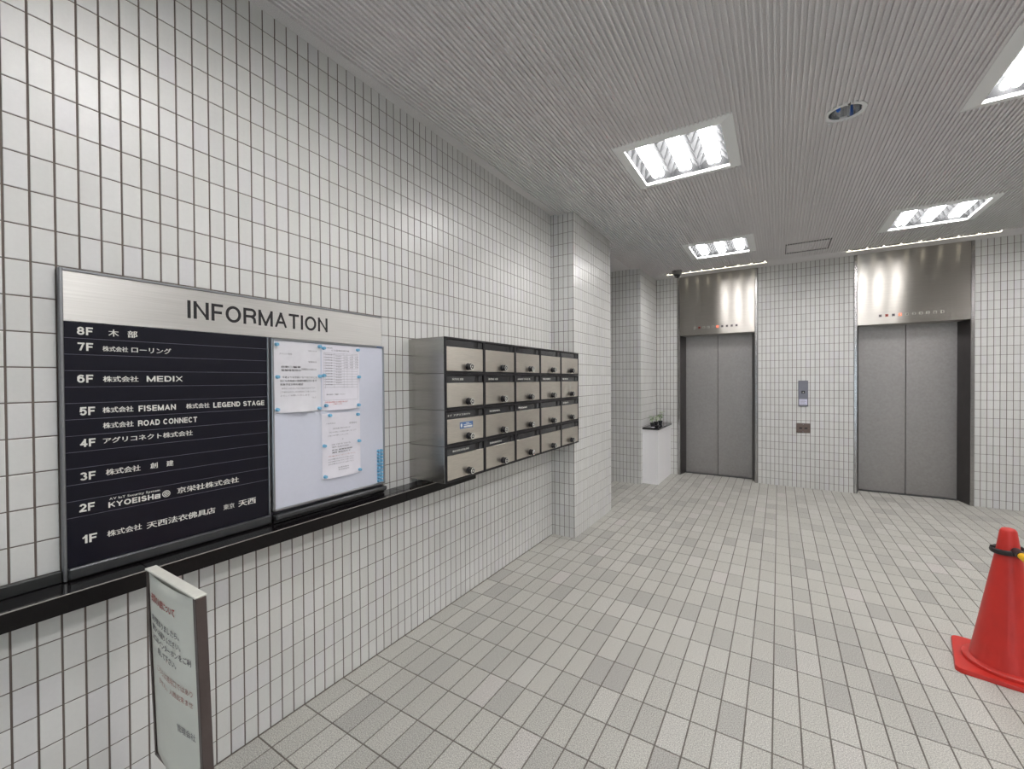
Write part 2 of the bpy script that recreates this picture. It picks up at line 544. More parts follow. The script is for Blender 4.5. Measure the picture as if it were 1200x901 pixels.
def tiled(parent, O, A, B, acells, bcells, m, singles=0, skip=None, hidden=None, pname='tile'):
    """Tiles on the plane O + a*A + b*B, facing A x B: the largest in view as single parts, the rest joined as stuff."""
    O, A, B = Vector(O), Vector(A), Vector(B)
    Nn = A.cross(B)
    tl = [(a, b) for a in acells for b in bcells if not (skip and skip(a, b))]
    chosen = set()
    if singles:
        sc = []
        for i, (a, b) in enumerate(tl):
            if hidden and hidden(a, b): continue
            q = [project(O + A * x + B * y) for x, y in ((a[0], b[0]), (a[1], b[0]), (a[1], b[1]), (a[0], b[1]))]
            if any(p is None for p in q): continue
            cx, cy = sum(p[0] for p in q) / 4, sum(p[1] for p in q) / 4
            if not (-5 < cx < 1205 and -5 < cy < 906): continue
            ar = abs(sum(q[k][0] * q[(k + 1) % 4][1] - q[(k + 1) % 4][0] * q[k][1] for k in range(4))) / 2
            sc.append((ar, i))
        sc.sort(reverse=True)
        chosen = {i for _, i in sc[:singles]}
    rest = MB()
    cache = {}
    rot = Matrix((A, B, Nn)).transposed().to_4x4()
    for i, (a, b) in enumerate(tl):
        if i in chosen:
            wa, wb = a[1] - a[0], b[1] - b[0]
            key = (round(wa, 4), round(wb, 4))
            if key not in cache:
                vs, fs = tile_geo(-wa / 2, wa / 2, -wb / 2, wb / 2)
                cache[key] = MB().add(vs, fs).mesh(pname, m)
            o = bpy.data.objects.new(pname, cache[key])
            C.objects.link(o)
            o.parent = parent
            o.matrix_local = Matrix.Translation(O + A * (a[0] + a[1]) / 2 + B * (b[0] + b[1]) / 2) @ rot
        else:
            vs, fs = tile_geo(a[0], a[1], b[0], b[1])
            rest.add([O + A * x + B * y + Nn * z for x, y, z in vs], fs)
    if rest.v:
        tag(rest.obj(pname, m, parent), kind='stuff')


def wall(name, x0, x1, y0, y1, z0=0, z1=H, m=None):
    return tag(MB().box(x0, x1, y0, y1, z0, z1).obj(name, m or M['grout']), kind='structure')


YA, PX, YC, X3, Y3, Y4 = 3.5392, 0.2249, 4.5267, 0.1933, 5.8425, 6.7259
XR, YB, XL = 5.90, -2.30, -1.6
D = DEP - 0.0003
ZJ, ZP = 0.087, 0.0993
VG, HG = 0.0052, 0.0036
zc = cells(0.0, H, ZJ, ZP, HG)

# floor
fl = tag(MB().box(XL, XR, YB, 7.2, -0.12, -D).obj('floor', M['floor_grout']), kind='structure')
fx = cells(XL, XR, 0.004, 0.0978, 0.0058)
fy = cells(YB, 6.99, 0.893, 0.1992, 0.0058)


def floor_skip(a, b):
    xm, ym = sum(a) / 2, sum(b) / 2
    if b[1] < YA + .1 and a[1] < 0.01: return True
    if b[0] > YA and b[1] < YC and a[1] < PX: return True
    if b[0] > Y3 and a[1] < X3: return True
    return False


def floor_hidden(a, b):
    return 2.5 < a[0] < 2.95 and 2.8 < b[0] < 3.3


tiled(fl, (0, 0, 0), (1, 0, 0), (0, 1, 0), fx, fy, M['floor_tile'], 300, floor_skip, floor_hidden)

# left wall
wl = wall('wall_left', -0.15, -D, YB, YA)


def left_hidden(a, b):
    y, z = sum(a) / 2, sum(b) / 2
    if 0.347 < y < 1.53 and 0.79 < z < 1.765: return True
    if y < 2.2 and 0.79 < z < 0.88: return True
    if 1.73 < y < 3.53 and 0.87 < z < 1.67: return True
    return False


tiled(wl, (0, 0, 0), (0, 1, 0), (0, 0, 1), cells(YB, YA, 0.2475, 0.04985, VG), zc, M['tile'], 300, None, left_hidden)
# pillar beside the mailboxes
wp = wall('wall_pillar', XL, PX - D, YA + D, YC - D)
tiled(wp, (0, YA, 0), (1, 0, 0), (0, 0, 1), cells(0, PX, PX - 0.2, 0.0485, VG), zc, M['tile'])
tiled(wp, (PX, 0, 0), (0, 1, 0), (0, 0, 1), cells(YA, YC, YA, 0.0494, VG), zc, M['tile'])
tiled(wp, (0, YC, 0), (-1, 0, 0), (0, 0, 1), cells(-PX, -XL, -PX, 0.05, VG), zc, M['tile'])
# recess wall and the short return beside the lift
wr = wall('wall_recess', XL, X3 - D, Y3 + D, 7.2)
tiled(wr, (0, Y3, 0), (1, 0, 0), (0, 0, 1), cells(XL, X3, X3, 0.0497, VG), zc, M['tile'])
tiled(wr, (X3, 0, 0), (0, 1, 0), (0, 0, 1), cells(Y3, Y4, Y3, 0.0491, VG), zc, M['tile'])
wall('wall_recess_end', XL - 0.1, XL, YC - D, Y3 + D, m=M['wall_paint'])
# lift wall: three piers around the two lift entrances
E1, E2 = (0.5027, 1.5419), (2.5751, 3.6285)
wb = tag(MB().box(X3 - D, E1[0], Y4 + D, 7.2, 0, H).box(E1[1], E2[0], Y4 + D, 7.2, 0, H).box(E2[1], XR, Y4 + D, 7.2, 0, H)
         .obj('wall_back', M['grout']), kind='structure')
for lo, hi, j in ((X3, E1[0], X3 + 0.004), (E1[1], E2[0], 1.544), (E2[1], XR, 3.6265)):
    tiled(wb, (0, Y4, 0), (1, 0, 0), (0, 0, 1), cells(lo, hi, j, 0.0492, VG), zc, M['tile'])
# right wall and the entrance wall behind the camera
wrt = wall('wall_right', XR + D, XR + 0.15, YB, 7.2)
tiled(wrt, (XR, 0, 0), (0, -1, 0), (0, 0, 1), cells(-Y4, -YB, 0, 0.05, VG), zc, M['tile'])
DX0, DX1, DZ = 1.5, 3.9, 2.3  # unseen entrance opening, made wide to let in fill daylight
wf = tag(MB().box(-0.15, DX0, YB - 0.15, YB - D, 0, H).box(DX1, XR + 0.15, YB - 0.15, YB - D, 0, H).box(DX0, DX1, YB - 0.15, YB - D, DZ, H)
         .obj('wall_front', M['grout']), kind='structure')
tiled(wf, (0, YB, 0), (-1, 0, 0), (0, 0, 1), cells(-XR, 0, 0, 0.05, VG), zc, M['tile'], 0,
      lambda a, b: -a[1] < DX1 + 0.02 and -a[0] > DX0 - 0.02 and b[0] < DZ - .02)
dr = empty('door_1', (0, YB - 0.08, 0)); tag(dr, kind='structure')
mb = MB()
for x in (DX0, (DX0 + DX1) / 2 - 0.04, DX1 - 0.06):
    mb.box(x, x + 0.06 + (0.02 if DX0 < x < DX1 - .1 else 0), -0.03, 0.03, 0, DZ)
mb.box(DX0, DX1, -0.03, 0.03, DZ - 0.06, DZ).box(DX0, DX1, -0.03, 0.03, 0, 0.08)
mb.obj('door_frame', M['alu_dark'], dr)
for x0, x1 in ((DX0 + 0.06, (DX0 + DX1) / 2 - 0.04), ((DX0 + DX1) / 2 + 0.04, DX1 - 0.06)):
    MB().box(x0, x1, -0.005, 0.005, 0.08, DZ - 0.06).obj('glass_pane', M['glass'], dr)

# ------------------------------------------------------------------ ceiling with ribs
LX = ((0.919, 1.496), (2.727, 3.307), (4.535, 5.115))  # third column is out of view, added to brighten the far side
LY = ((0.40, 0.98), (2.79, 3.37), (5.17, 5.75))
FLN = 0.066
lights = []
for i, (x0, x1) in enumerate(LX):
    for j, (y0, y1) in enumerate(LY):
        lights.append((x0, x1, y0, y1, i, j))
lights.append((LX[1][0], LX[1][1], -1.99, -1.41, 1, -1))  # unseen fixture added for its light on the standing sign
SLOT = ((0.40, 1.66, 6.395, 6.495), (2.47, 3.76, 6.395, 6.495))
DLC, DLR = (2.106, 3.075), 0.098
holes = [(x0 - .012, x1 + .012, y0 - .012, y1 + .012) for x0, x1, y0, y1, _, _ in lights] + list(SLOT) + \
        [(DLC[0] - .075, DLC[0] + .075, DLC[1] - .075, DLC[1] + .075)]
xs = sorted({XL, XR + .1} | {h[0] for h in holes} | {h[1] for h in holes})
ys = sorted({YB - .1, 7.2} | {h[2] for h in holes} | {h[3] for h in holes})
cb = MB()
for i in range(len(xs) - 1):
    for j in range(len(ys) - 1):
        mx_, my_ = (xs[i] + xs[i + 1]) / 2, (ys[j] + ys[j + 1]) / 2
        if any(h[0] < mx_ < h[1] and h[2] < my_ < h[3] for h in holes): continue
        cb.box(xs[i], xs[i + 1], ys[j], ys[j + 1], H, H + 0.012)
cb.box(XL, XR + .1, YB - .1, 7.2, H + 0.3, H + 0.35)          # slab above the void
ceil = tag(cb.obj('ceiling', M['ceiling']), kind='structure')
rb = MB()
RP = 0.0243
blocks = [(x0 - FLN, x1 + FLN, y0 - FLN, y1 + FLN) for x0, x1, y0, y1, _, _ in lights] + \
         [(DLC[0] - .08, DLC[0] + .08, DLC[1] - .08, DLC[1] + .08)]
k = 0
while True:
    x = 0.07 + k * RP
    k += 1
    if x > XR - 0.02: break
    lo, hi = YB, 6.40
    if x < PX + .02: pass
    seg = [(lo, hi)]
    for bx0, bx1, by0, by1 in blocks:
        if bx0 < x < bx1:
            seg = [t for s, e in seg for t in ((s, min(e, by0)), (max(s, by1), e)) if t[1] - t[0] > 0.01]
    for s, e in seg:
        w2, w1, d = 0.0060, 0.0045, 0.012
        rb.add([(x - w2, s, H), (x - w1, s, H - d), (x + w1, s, H - d), (x + w2, s, H),
                (x - w2, e, H), (x - w1, e, H - d), (x + w1, e, H - d), (x + w2, e, H)],
               [(0, 1, 5, 4), (1, 2, 6, 5), (2, 3, 7, 6), (3, 2, 1, 0), (4, 5, 6, 7)])
tag(rb.obj('ceiling_rib', M['ceiling'], ceil), kind='stuff')

# ------------------------------------------------------------------ recessed ceiling lights
def ceiling_light():
    """576 x 580 mm opening, three long twin lamps between triangular fins; origin at opening centre, ceiling level."""
    r = empty('ceiling_light')
    W, L_ = 0.288, 0.290
    f = MB()
    zt, zb = 0.0, -0.016
    o1, i1 = (W + FLN, L_ + FLN), (W, L_)
    ring = lambda wx, wy, z: [(-wx, -wy, z), (wx, -wy, z), (wx, wy, z), (-wx, wy, z)]
    f.add(ring(*o1, zt) + ring(*o1, zt - 0.004) + ring(i1[0], i1[1], zb) + ring(i1[0], i1[1], zb + 0.02),
          [(q * 4 + i, q * 4 + (i + 1) % 4, q * 4 + 4 + (i + 1) % 4, q * 4 + 4 + i) for q in range(3) for i in range(4)])
    f.obj('frame', M['fixture'], r)
    b = MB()
    b.add(ring(W, L_, zb + 0.019) + ring(W - 0.012, L_ - 0.03, 0.085),
          [(i, (i + 1) % 4, 4 + (i + 1) % 4, 4 + i) for i in range(4)] + [(4, 5, 6, 7)])
    b.add(ring(W + .006, L_ + .006, 0.0) + ring(W + .006, L_ + .006, 0.1), [(i, 4 + i, 4 + (i + 1) % 4, (i + 1) % 4) for i in range(4)] + [(4, 5, 6, 7)])
    b.obj('reflector', M['reflector'], r)
    for s in (-1, 0, 1):
        cx = s * 0.192
        t = MB()
        for dx in (-0.022, 0.022):
            n = 12
            prof = [(0.006, -0.262), (0.016, -0.256), (0.020, -0.245), (0.020, 0.245), (0.016, 0.256), (0.006, 0.262)]
            vs = [(cx + dx + rr * math.cos(2 * PI * i / n), yy, 0.03 + rr * math.sin(2 * PI * i / n)) for rr, yy in prof for i in range(n)]
            fs = [(j * n + i, (j + 1) * n + i, (j + 1) * n + (i + 1) % n, j * n + (i + 1) % n) for j in range(len(prof) - 1) for i in range(n)]
            fs += [tuple(range(n)), tuple((len(prof) - 1) * n + i for i in range(n))[::-1]]
            t.add(vs, fs)
        t.obj('lamp', M['tube'], r, smooth=True)
    # ridges between the lamps with triangular fins reaching towards them
    fins = MB()
    for cx, sides in ((-0.096, (-1, 1)), (0.096, (-1, 1)), (-W + .002, (1,)), (W - .002, (-1,))):
        g = MB()
        if len(sides) == 2:
            g.add([(cx - 0.03, -L_, 0.08), (cx, -L_, 0.004), (cx + 0.03, -L_, 0.08), (cx - 0.03, L_, 0.08), (cx, L_, 0.004), (cx + 0.03, L_, 0.08)],
                  [(0, 1, 4, 3), (1, 2, 5, 4)])
        for sd in sides:
            for q in range(5):
                y = -0.232 + q * 0.116
                fins.add([(cx, y - 0.008, 0.002), (cx, y + 0.008, 0.002), (cx + sd * 0.048, y, 0.05), (cx, y - 0.03, 0.082), (cx, y + 0.03, 0.082), (cx + sd * 0.05, y - 0.025, 0.084), (cx + sd * 0.05, y + 0.025, 0.084)],
                      [(0, 1, 2), (0, 2, 5, 3), (1, 4, 6, 2), (2, 6, 5)])
        if g.v:
            g.obj('louvre_ridge', M['reflector'], r)
    tag(fins.obj('louvre_fin', M['reflector'], r), kind='stuff')
    return r


proto = ceiling_light()
LBL = {(0, 1): 'recessed square ceiling light with three lit tubes, nearest above the notice board wall',
       (0, 2): 'recessed ceiling light with three lit tubes in front of the lift by the white cabinet',
       (1, 1): 'recessed square ceiling light cut by the upper right edge of the photo',
       (1, 2): 'recessed ceiling light with three lit tubes in front of the lift farther from the cabinet',
       (0, 0): 'recessed ceiling light above the viewer beside the tiled wall with the directory',
       (1, 0): 'recessed ceiling light above the viewer on the side away from the directory',
       (2, 0): 'added unseen ceiling light nearest the right wall and the entrance',
       (2, 1): 'added unseen ceiling light near the right wall, midway down the hall',
       (2, 2): 'added unseen ceiling light in the far corner by the right wall',
       (1, -1): 'added unseen ceiling light just inside the glass entrance'}
for n_, (x0, x1, y0, y1, i, j) in enumerate(lights):
    o = proto if n_ == 0 else copy_tree(proto)
    o.location = ((x0 + x1) / 2, (y0 + y1) / 2, H)
    tag(o, LBL[i, j], 'ceiling light', 'recessed square ceiling lights')

# slot lights in front of the lifts
for n_, (x0, x1, y0, y1) in enumerate(SLOT):
    r = empty('ceiling_slot_light', (x0, y0, H))
    tag(r, ('narrow lit ceiling slot over the lift by the white cabinet', 'narrow lit ceiling slot over the lift farther from the white cabinet')[n_],
        'ceiling light', 'ceiling slots with small lamps')
    L_, Wd = x1 - x0, y1 - y0
    b = MB()
    e_ = 0.0015
    b.box(e_, L_ - e_, e_, .004, 0, 0.07).box(e_, L_ - e_, Wd - .004, Wd - e_, -0.002, 0.07).box(e_, .004, .004, Wd - .004, 0, 0.07).box(L_ - .004, L_ - e_, .004, Wd - .004, 0, 0.07)
    b.box(e_, L_ - e_, e_, Wd - e_, 0.07, 0.075)
    b.obj('trough', M['trough'], r)
    MB().box(.005, L_ - .005, Wd - 0.0075, Wd - 0.0045, -0.001, 0.003).obj('glowing_lip', M['lamp_and_lip'], r)  # glowing strip stands in for the far lip lit by the lamps
    n = 9
    for q in range(n):
        x = 0.03 + q * (L_ - 0.06) / (n - 1)
        lp = MB().lathe([(0.005, -0.014), (0.011, -0.008), (0.012, 0.012), (0.009, 0.03)], 10, x, 0.02)
        lp.obj('lamp', M['lamp_and_lip'], r, smooth=True)

# round downlight
r = empty('round_downlight', (DLC[0], DLC[1], H))
tag(r, 'unlit round mirrored downlight with pale rim set in the ribbed ceiling', 'downlight')
MB().lathe([(0.082, 0.0), (DLR, 0.0), (DLR, -0.006), (0.082, -0.010), (0.078, 0.0)], 40, cap=False).obj('rim', M['fixture'], r, smooth=True)
MB().lathe([(0.078, 0.0), (0.074, 0.04), (0.055, 0.085), (0.02, 0.1), (0.001, 0.1)], 40, cap=False).obj('reflector', M['mirror'], r, smooth=True)
MB().lathe([(0.004, 0.012), (0.009, 0.018), (0.011, 0.028), (0.009, 0.045), (0.006, 0.08)], 20, -0.03, 0.01).obj('bulb', M['blue_glint'], r, smooth=True)  # coloured blue in place of a blue glint inside the mirror
MB().box(0.002, 0.014, -0.1, -0.088, -0.02, -0.004, 0.002).obj('clip', M['alu_dark'], r)

# ceiling hatch
r = empty('ceiling_hatch', (2.063, 5.945, H))
tag(r, 'square ribbed access hatch with thin dark joint in the ceiling between the lifts', 'hatch')
hb = MB()
for x0, x1, y0, y1 in ((-.21, .21, -.2, -.194), (-.21, .21, .194, .2), (-.21, -.204, -.2, .2), (.204, .21, -.2, .2)):
    hb.box(x0, x1, y0, y1, -0.0125, -0.0005)
hb.obj('frame', mat('hatch_joint', rgb(96, 95, 94), 0.7), r)

# dome camera
r = empty('dome_camera', (0.586, 6.27, H))
tag(r, 'small dark dome security camera under the ceiling by the lift near the cabinet', 'camera')
MB().lathe([(0.045, -0.062), (0.058, -0.05), (0.066, -0.02), (0.068, 0.0)], 28).obj('housing', M['dome_base'], r, smooth=True)
MB().lathe([(0.003, -0.105), (0.02, -0.1), (0.036, -0.085), (0.044, -0.062)], 24).obj('dome', M['dome'], r, smooth=True)

# ------------------------------------------------------------------ lifts
IND = [('\u25b2', 'ind_dark'), ('B', 'dim_red'), ('R', 'ind_dark'), ('1', 'amber'), ('2', 'ind_light'), ('3', 'ind_light'), ('4', 'ind_light'),
       ('7', 'ind_light'), ('8', 'ind_light'), ('\u25bc', 'ind_light')]
IND1 = [('\u25b2', 'ind_light'), ('B', 'dim_red'), ('1', 'ind_light'), ('2', 'ind_light'), ('3', 'ind_light'), ('4', 'amber'), ('5', 'ind_dark'),
        ('6', 'ind_dark'), ('7', 'ind_dark'), ('8', 'ind_dark')]


def lift(x0, x1, label, ind, ix0, istep):
    cx, hw = (x0 + x1) / 2, (x1 - x0) / 2 - 0.001
    r = empty('elevator_entrance', (cx, Y4, 0))
    tag(r, label, 'elevator', 'lift entrances in the tiled wall')
    tw, zl = 0.032, 2.08
    for s in (-1, 1):
        a, b = sorted((s * hw, s * (hw - tw)))
        MB().box(a, b, -0.012, 0.03, 0, H, 0.003).obj('side_trim', M['steel_trim'], r)
        i0, i1 = s * (hw - tw), s * (hw - tw - 0.045)
        o0 = s * hw
        MB().add([(i0, 0.0, 0), (i1, 0.24, 0), (o0, 0.24, 0), (o0, 0.0, 0), (i0, 0.0, zl + .02), (i1, 0.24, zl + .02), (o0, 0.24, zl + .02), (o0, 0.0, zl + .02)],
                 [(0, 1, 5, 4), (1, 2, 6, 5), (2, 3, 7, 6), (3, 0, 4, 7), (4, 5, 6, 7), (3, 2, 1, 0)]).obj('jamb', M['jamb'], r)
    t = MB().box(-(hw - tw), hw - tw, -0.004, 0.03, zl, H, 0.002).box(-(hw - tw), hw - tw, 0.03, 0.24, zl, zl + 0.03)
    tp = t.obj('transom_panel', M['steel'], r, loc=(0, 0, 0))
    dw = hw - tw - 0.045
    for s in (-1, 1):
        a, b = sorted((s * dw - s * -0.02, s * 0.0025))
        MB().box(a, b, 0.24, 0.275, 0.008, zl + 0.02, 0.002).obj('door_leaf', M['lift_door'], r)
    MB().box(-dw, dw, 0.275, 0.29, 0, zl).obj('shaft_shade', M['black_gap'], r)  # black sheet standing in for the darkness behind the door gap
    MB().box(-dw, dw, 0.2, 0.29, 0.0, 0.006).obj('threshold', M['alu_dark'], r)
    for k, (ch, mk) in enumerate(ind):
        x = ix0 + k * istep - cx
        lp = MB().box(x - 0.014, x + 0.014, -0.0065, -0.003, 2.168, 2.198, 0.001).obj('indicator_light', M[mk], r)
        if mk in ('ind_light', 'ind_dark', 'amber', 'dim_red'):
            lm = M['black_letter'] if mk in ('ind_light', 'ind_dark') else M['white_letter']
            if mk == 'dim_red': lm = M['black_letter']
            lettering([(ch, x - 0.006, 2.174, 0.012, 0.018, 0.02)], lambda u, v: (u, -0.0075, v), lm, lp)
    return r


lift(E1[0], E1[1], 'grey steel lift with closed double doors beside the white cabinet', IND1, 0.744, 0.0602)
lift(E2[0], E2[1], 'grey steel lift with closed double doors, the one away from the white cabinet', IND, 2.825, 0.0602)

# call panel and bronze plate between the lifts
r = empty('call_panel', (2.057, Y4, 1.235))
tag(r, 'tall grey lift call panel with one button and a pale label', 'call panel')
MB().box(-.053, .053, -0.012, 0.0, -.168, .168, 0.003).obj('plate', M['plate_grey'], r)
bt = MB().box(-.018, .018, -0.017, -0.012, 0.0, 0.036, 0.003).obj('button', M['black'], r)
MB().add([(-.008, -.0175, .011), (.008, -.0175, .011), (0, -.0175, .025)], [(0, 1, 2)]).obj('arrow', M['white_letter'], bt)
lb = MB().box(-.044, .044, -0.014, -0.012, -.148, -.072, 0.001).obj('paper_label', M['label_white'], r)
mb = MB()
for q in range(4):
    mb.box(-.034, .03 - .01 * (q % 2), -0.0147, -0.0142, -.138 + .016 * q, -.134 + .016 * q)
mb.obj('printed_lines', M['grey_letter'], lb)
r = empty('bronze_plate', (2.057, Y4, 0.784))
tag(r, 'small bronze wall plate with two key switches under the lift call panel', 'switch plate')
MB().box(-.076, .076, -0.008, 0.0, -.062, .062, 0.002).obj('plate', M['plate_brown'], r)
for x in (-.028, .03):
    MB().box(x - .016, x + .016, -0.0105, -0.008, -.01, .006, 0.001).obj('key_switch', M['rubber'], r)
for z in (-.048, .048):
    MB().tube((0, -.008, z), (0, -.0095, z), .004, 8).obj('screw', M['chrome'], r)

# ------------------------------------------------------------------ stone ledge on the left wall
r = empty('stone_ledge', (0, 0, 0.797))
tag(r, 'long polished black stone ledge along the white tiled wall under the directory', 'ledge')
YE = 2.206
seams = [YB + 0.02, -0.60, 0.518, 1.60, YE]
for q in range(4):
    o = MB().box(0.0, 0.1185, seams[q] + .0006, seams[q + 1] - .0006, 0.0, 0.052, 0.0012).obj('stone_slab', M['stone'], r)
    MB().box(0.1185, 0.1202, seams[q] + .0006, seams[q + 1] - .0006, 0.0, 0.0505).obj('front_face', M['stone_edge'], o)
MB().box(0.0, 0.016, YB + .02, 0.346, 0.053, 0.086, 0.002).obj('upstand', mat('upstand_metal', rgb(58, 60, 60), 0.4, 0.6), r)
MB().box(0.1195, 0.1215, YB + .02, YE, 0.0495, 0.0525, 0.0005).obj('front_edge', mat('pale_stone_arris', rgb(150, 146, 140), 0.3), r)  # paler strip along the ledge's upper front edge

# ------------------------------------------------------------------ directory board
r = empty('directory_board', (0, 0.347, 0.851))
tag(r, 'wide wall directory headed INFORMATION with navy slats of white company names', 'sign')
by, bz = 0.347, 0.851
P = lambda x: (lambda u, v: (x, u - by, v - bz))
MB().box(0, 0.0185, 0.009, 0.592, 0.012, 1.613 - bz).box(0, 0.012, 0.592, 1.182, 0.012, 0.914).obj('back_panel', M['slat_highlight'], r)
MB().box(0.012, 0.0185, 0.008, 1.182, 1.6145 - bz, 1.762 - bz, 0.001).obj('header_panel', M['alu_plate'], r)
MB().box(0.0, 0.024, 0.0, 0.009, 0.0, 0.918, 0.002).obj('side_frame', M['alu'], r)
MB().box(0.0, 0.022, 0.009, 1.183, 1.762 - bz, 1.769 - bz, 0.001).obj('top_frame', M['alu'], r)
MB().box(0.0, 0.032, 0.009, 0.597, 0.002, 0.036, 0.004).obj('bottom_frame', M['alu_dark'], r)
MB().box(0.0, 0.024, 0.590, 0.598, 0.036, 1.6145 - bz, 0.001).obj('side_frame', M['alu'], r)
lettering([('INFORMATION', 0.664, 1.659, 0.550, 0.063, 0.009)], P(0.0189), M['black_letter'], r)
edges = [1.614 - 0.0484 * k for k in range(13)] + [0.886]
Kb = '\u682a\u5f0f\u4f1a\u793e'
rows = {
    0: [('8F', .384, 1.576, .035, .024, .03), ('\u6728', .454, 1.577, .025, .022, .032), ('\u90e8', .500, 1.577, .025, .022, .032)],
    1: [('7F', .385, 1.529, .034, .024, .03), (Kb, .440, 1.530, .061, .016, .032), ('\u30ed\u30fc\u30ea\u30f3\u30b0', .509, 1.529, .106, .019, .03)],
    3: [('6F', .383, 1.433, .035, .024, .03), (Kb, .440, 1.435, .086, .018, .032), ('MEDIX', .547, 1.435, .100, .019, .02)],
    5: [('5F', .387, 1.335, .034, .025, .03), (Kb, .438, 1.339, .074, .018, .032), ('FISEMAN', .525, 1.338, .101, .019, .032),
        (Kb, .656, 1.339, .073, .018, .032), ('LEGEND STAGE', .741, 1.338, .183, .019, .032)],
    6: [(Kb, .438, 1.291, .074, .018, .032), ('ROAD CONNECT', .523, 1.290, .166, .019, .032)],
    7: [('4F', .387, 1.240, .034, .024, .03), ('\u30a2\u30b0\u30ea\u30b3\u30cd\u30af\u30c8' + Kb, .438, 1.244, .237, .018, .032)],
    9: [('3F', .386, 1.140, .034, .024, .03), (Kb, .443, 1.145, .085, .019, .032), ('\u5275', .553, 1.146, .020, .019, .032), ('\u5efa', .597, 1.146, .020, .019, .032)],
    11: [('2F', .383, 1.046, .034, .024, .03), ('AV IoT Security System', .450, 1.0645, .128, .0095, .032), ('KYOEISHa', .448, 1.043, .131, .0175, .035),
         ('\u4eac\u6804\u793e' + Kb, .626, 1.046, .199, .021, .032)],
    12: [('1F', .388, .950, .033, .025, .03), (Kb, .444, .953, .085, .019, .022), ('\u5929\u897f\u6cd5\u8863\u4f5b\u5177\u5e97', .541, .949, .202, .022, .032),
         ('\u6771\u4eac', .770, .951, .038, .020, .01), ('\u5929\u897f', .822, .950, .065, .023, .032)],
}
for k in range(13):
    z1, z0 = edges[k], edges[k + 1]
    s = MB().box(0.0186, 0.0195, 0.0095, 0.5895, z0 - bz + .0007, z1 - bz - .0007, 0.0003).obj('directory_slat', M['navy'], r)
    if k in rows:
        for it in rows[k]:
            lettering([it], P(0.0198), M['white_letter'], s, 'floor_number' if len(it[0]) == 2 and it[0][1] == 'F' else 'company_name')
        if k == 11:
            ring = MB()
            for rr in (0.0112, 0.0068, 0.003):
                n = 24
                for q in range(n):
                    if rr < 0.011 and q % 8 == 3: continue
                    t0, t1 = 2 * PI * q / n, 2 * PI * (q + 1) / n
                    w_ = 0.0022
                    ring.add([(0.0198, 0.5955 - by + rr_ * math.cos(t), 1.0535 - bz + rr_ * math.sin(t)) for rr_, t in
                              ((rr, t0), (rr, t1), (rr - w_, t1), (rr - w_, t0))], [(0, 1, 2, 3)])
            ring.obj('round_emblem', M['white_letter'], s)

# ------------------------------------------------------------------ whiteboard with notices
r = empty('whiteboard', (0.022, 0.947, 0.855))
tag(r, 'white magnetic notice board in an aluminium frame fixed over the directory', 'notice board')
wz0, wz1, wy1 = 0.897 - .855, 1.612 - .855, 0.583
MB().box(0.0, 0.010, 0.004, wy1 - .004, wz0, wz1 - .004).obj('panel', M['whiteboard'], r)
for z0, z1 in ((wz0, wz0 + .010), (wz1 - .009, wz1)):
    MB().box(0.0, 0.016, 0.0, wy1, z0, z1, .002).obj('frame_rail', M['alu'], r)
for y0, y1 in ((0, .009), (wy1 - .009, wy1)):
    MB().box(0.0, 0.016, y0, y1, wz0, wz1, .002).obj('frame_rail', M['alu'], r)
MB().box(0.0, 0.040, 0.0, wy1 - .008, 0.012, 0.034, .005).obj('tray', M['alu_dark'], r)
MB().box(0.0, 0.016, 0.0, wy1 - .008, -0.003, 0.012).obj('under_rail', M['black'], r)
MB().box(0.0165, 0.0169, wy1 - .05, wy1 - .014, wz1 - .0075, wz1 - .0025).obj('maker_label', M['sticker_blue'], r)
WX = 0.0327


def sheet(name, y0, y1, z0, z1, m, label, curl, wrinkle):
    e = empty(name, (WX, y0, z0))
    tag(e, label, 'notice', 'paper notices on the whiteboard')
    nx, nz = 14, 18
    vs, fs = [], []
    for th in (0.0, 0.00025):
        for j in range(nz + 1):
            for i in range(nx + 1):
                u, v = i / nx, j / nz
                d = curl(u, v) + wrinkle * (math.sin(9 * u + 4 * v) * math.sin(7 * v - 3 * u)) ** 2 * math.sin(PI * u) * (1 - v)
                vs.append((d + .0003 + th, u * (y1 - y0), v * (z1 - z0)))
    n0 = (nx + 1) * (nz + 1)
    for j in range(nz):
        for i in range(nx):
            q = j * (nx + 1) + i
            fs.append((n0 + q, n0 + q + 1, n0 + q + nx + 2, n0 + q + nx + 1))
            fs.append((q, q + nx + 1, q + nx + 2, q + 1))
    for k in range(nx):
        fs.append((k, k + 1, n0 + k + 1, n0 + k))
    MB().add(vs, fs).obj('sheet', m, e, smooth=True)
    pl = lambda u, v: (curl((u) / (y1 - y0), v / (z1 - z0)) + .0009 + wrinkle * (math.sin(9 * u / (y1 - y0) + 4 * v / (z1 - z0)) *
                       math.sin(7 * v / (z1 - z0) - 3 * u / (y1 - y0))) ** 2 * math.sin(PI * u / (y1 - y0)) * (1 - v / (z1 - z0)), u, v)
    return e, pl


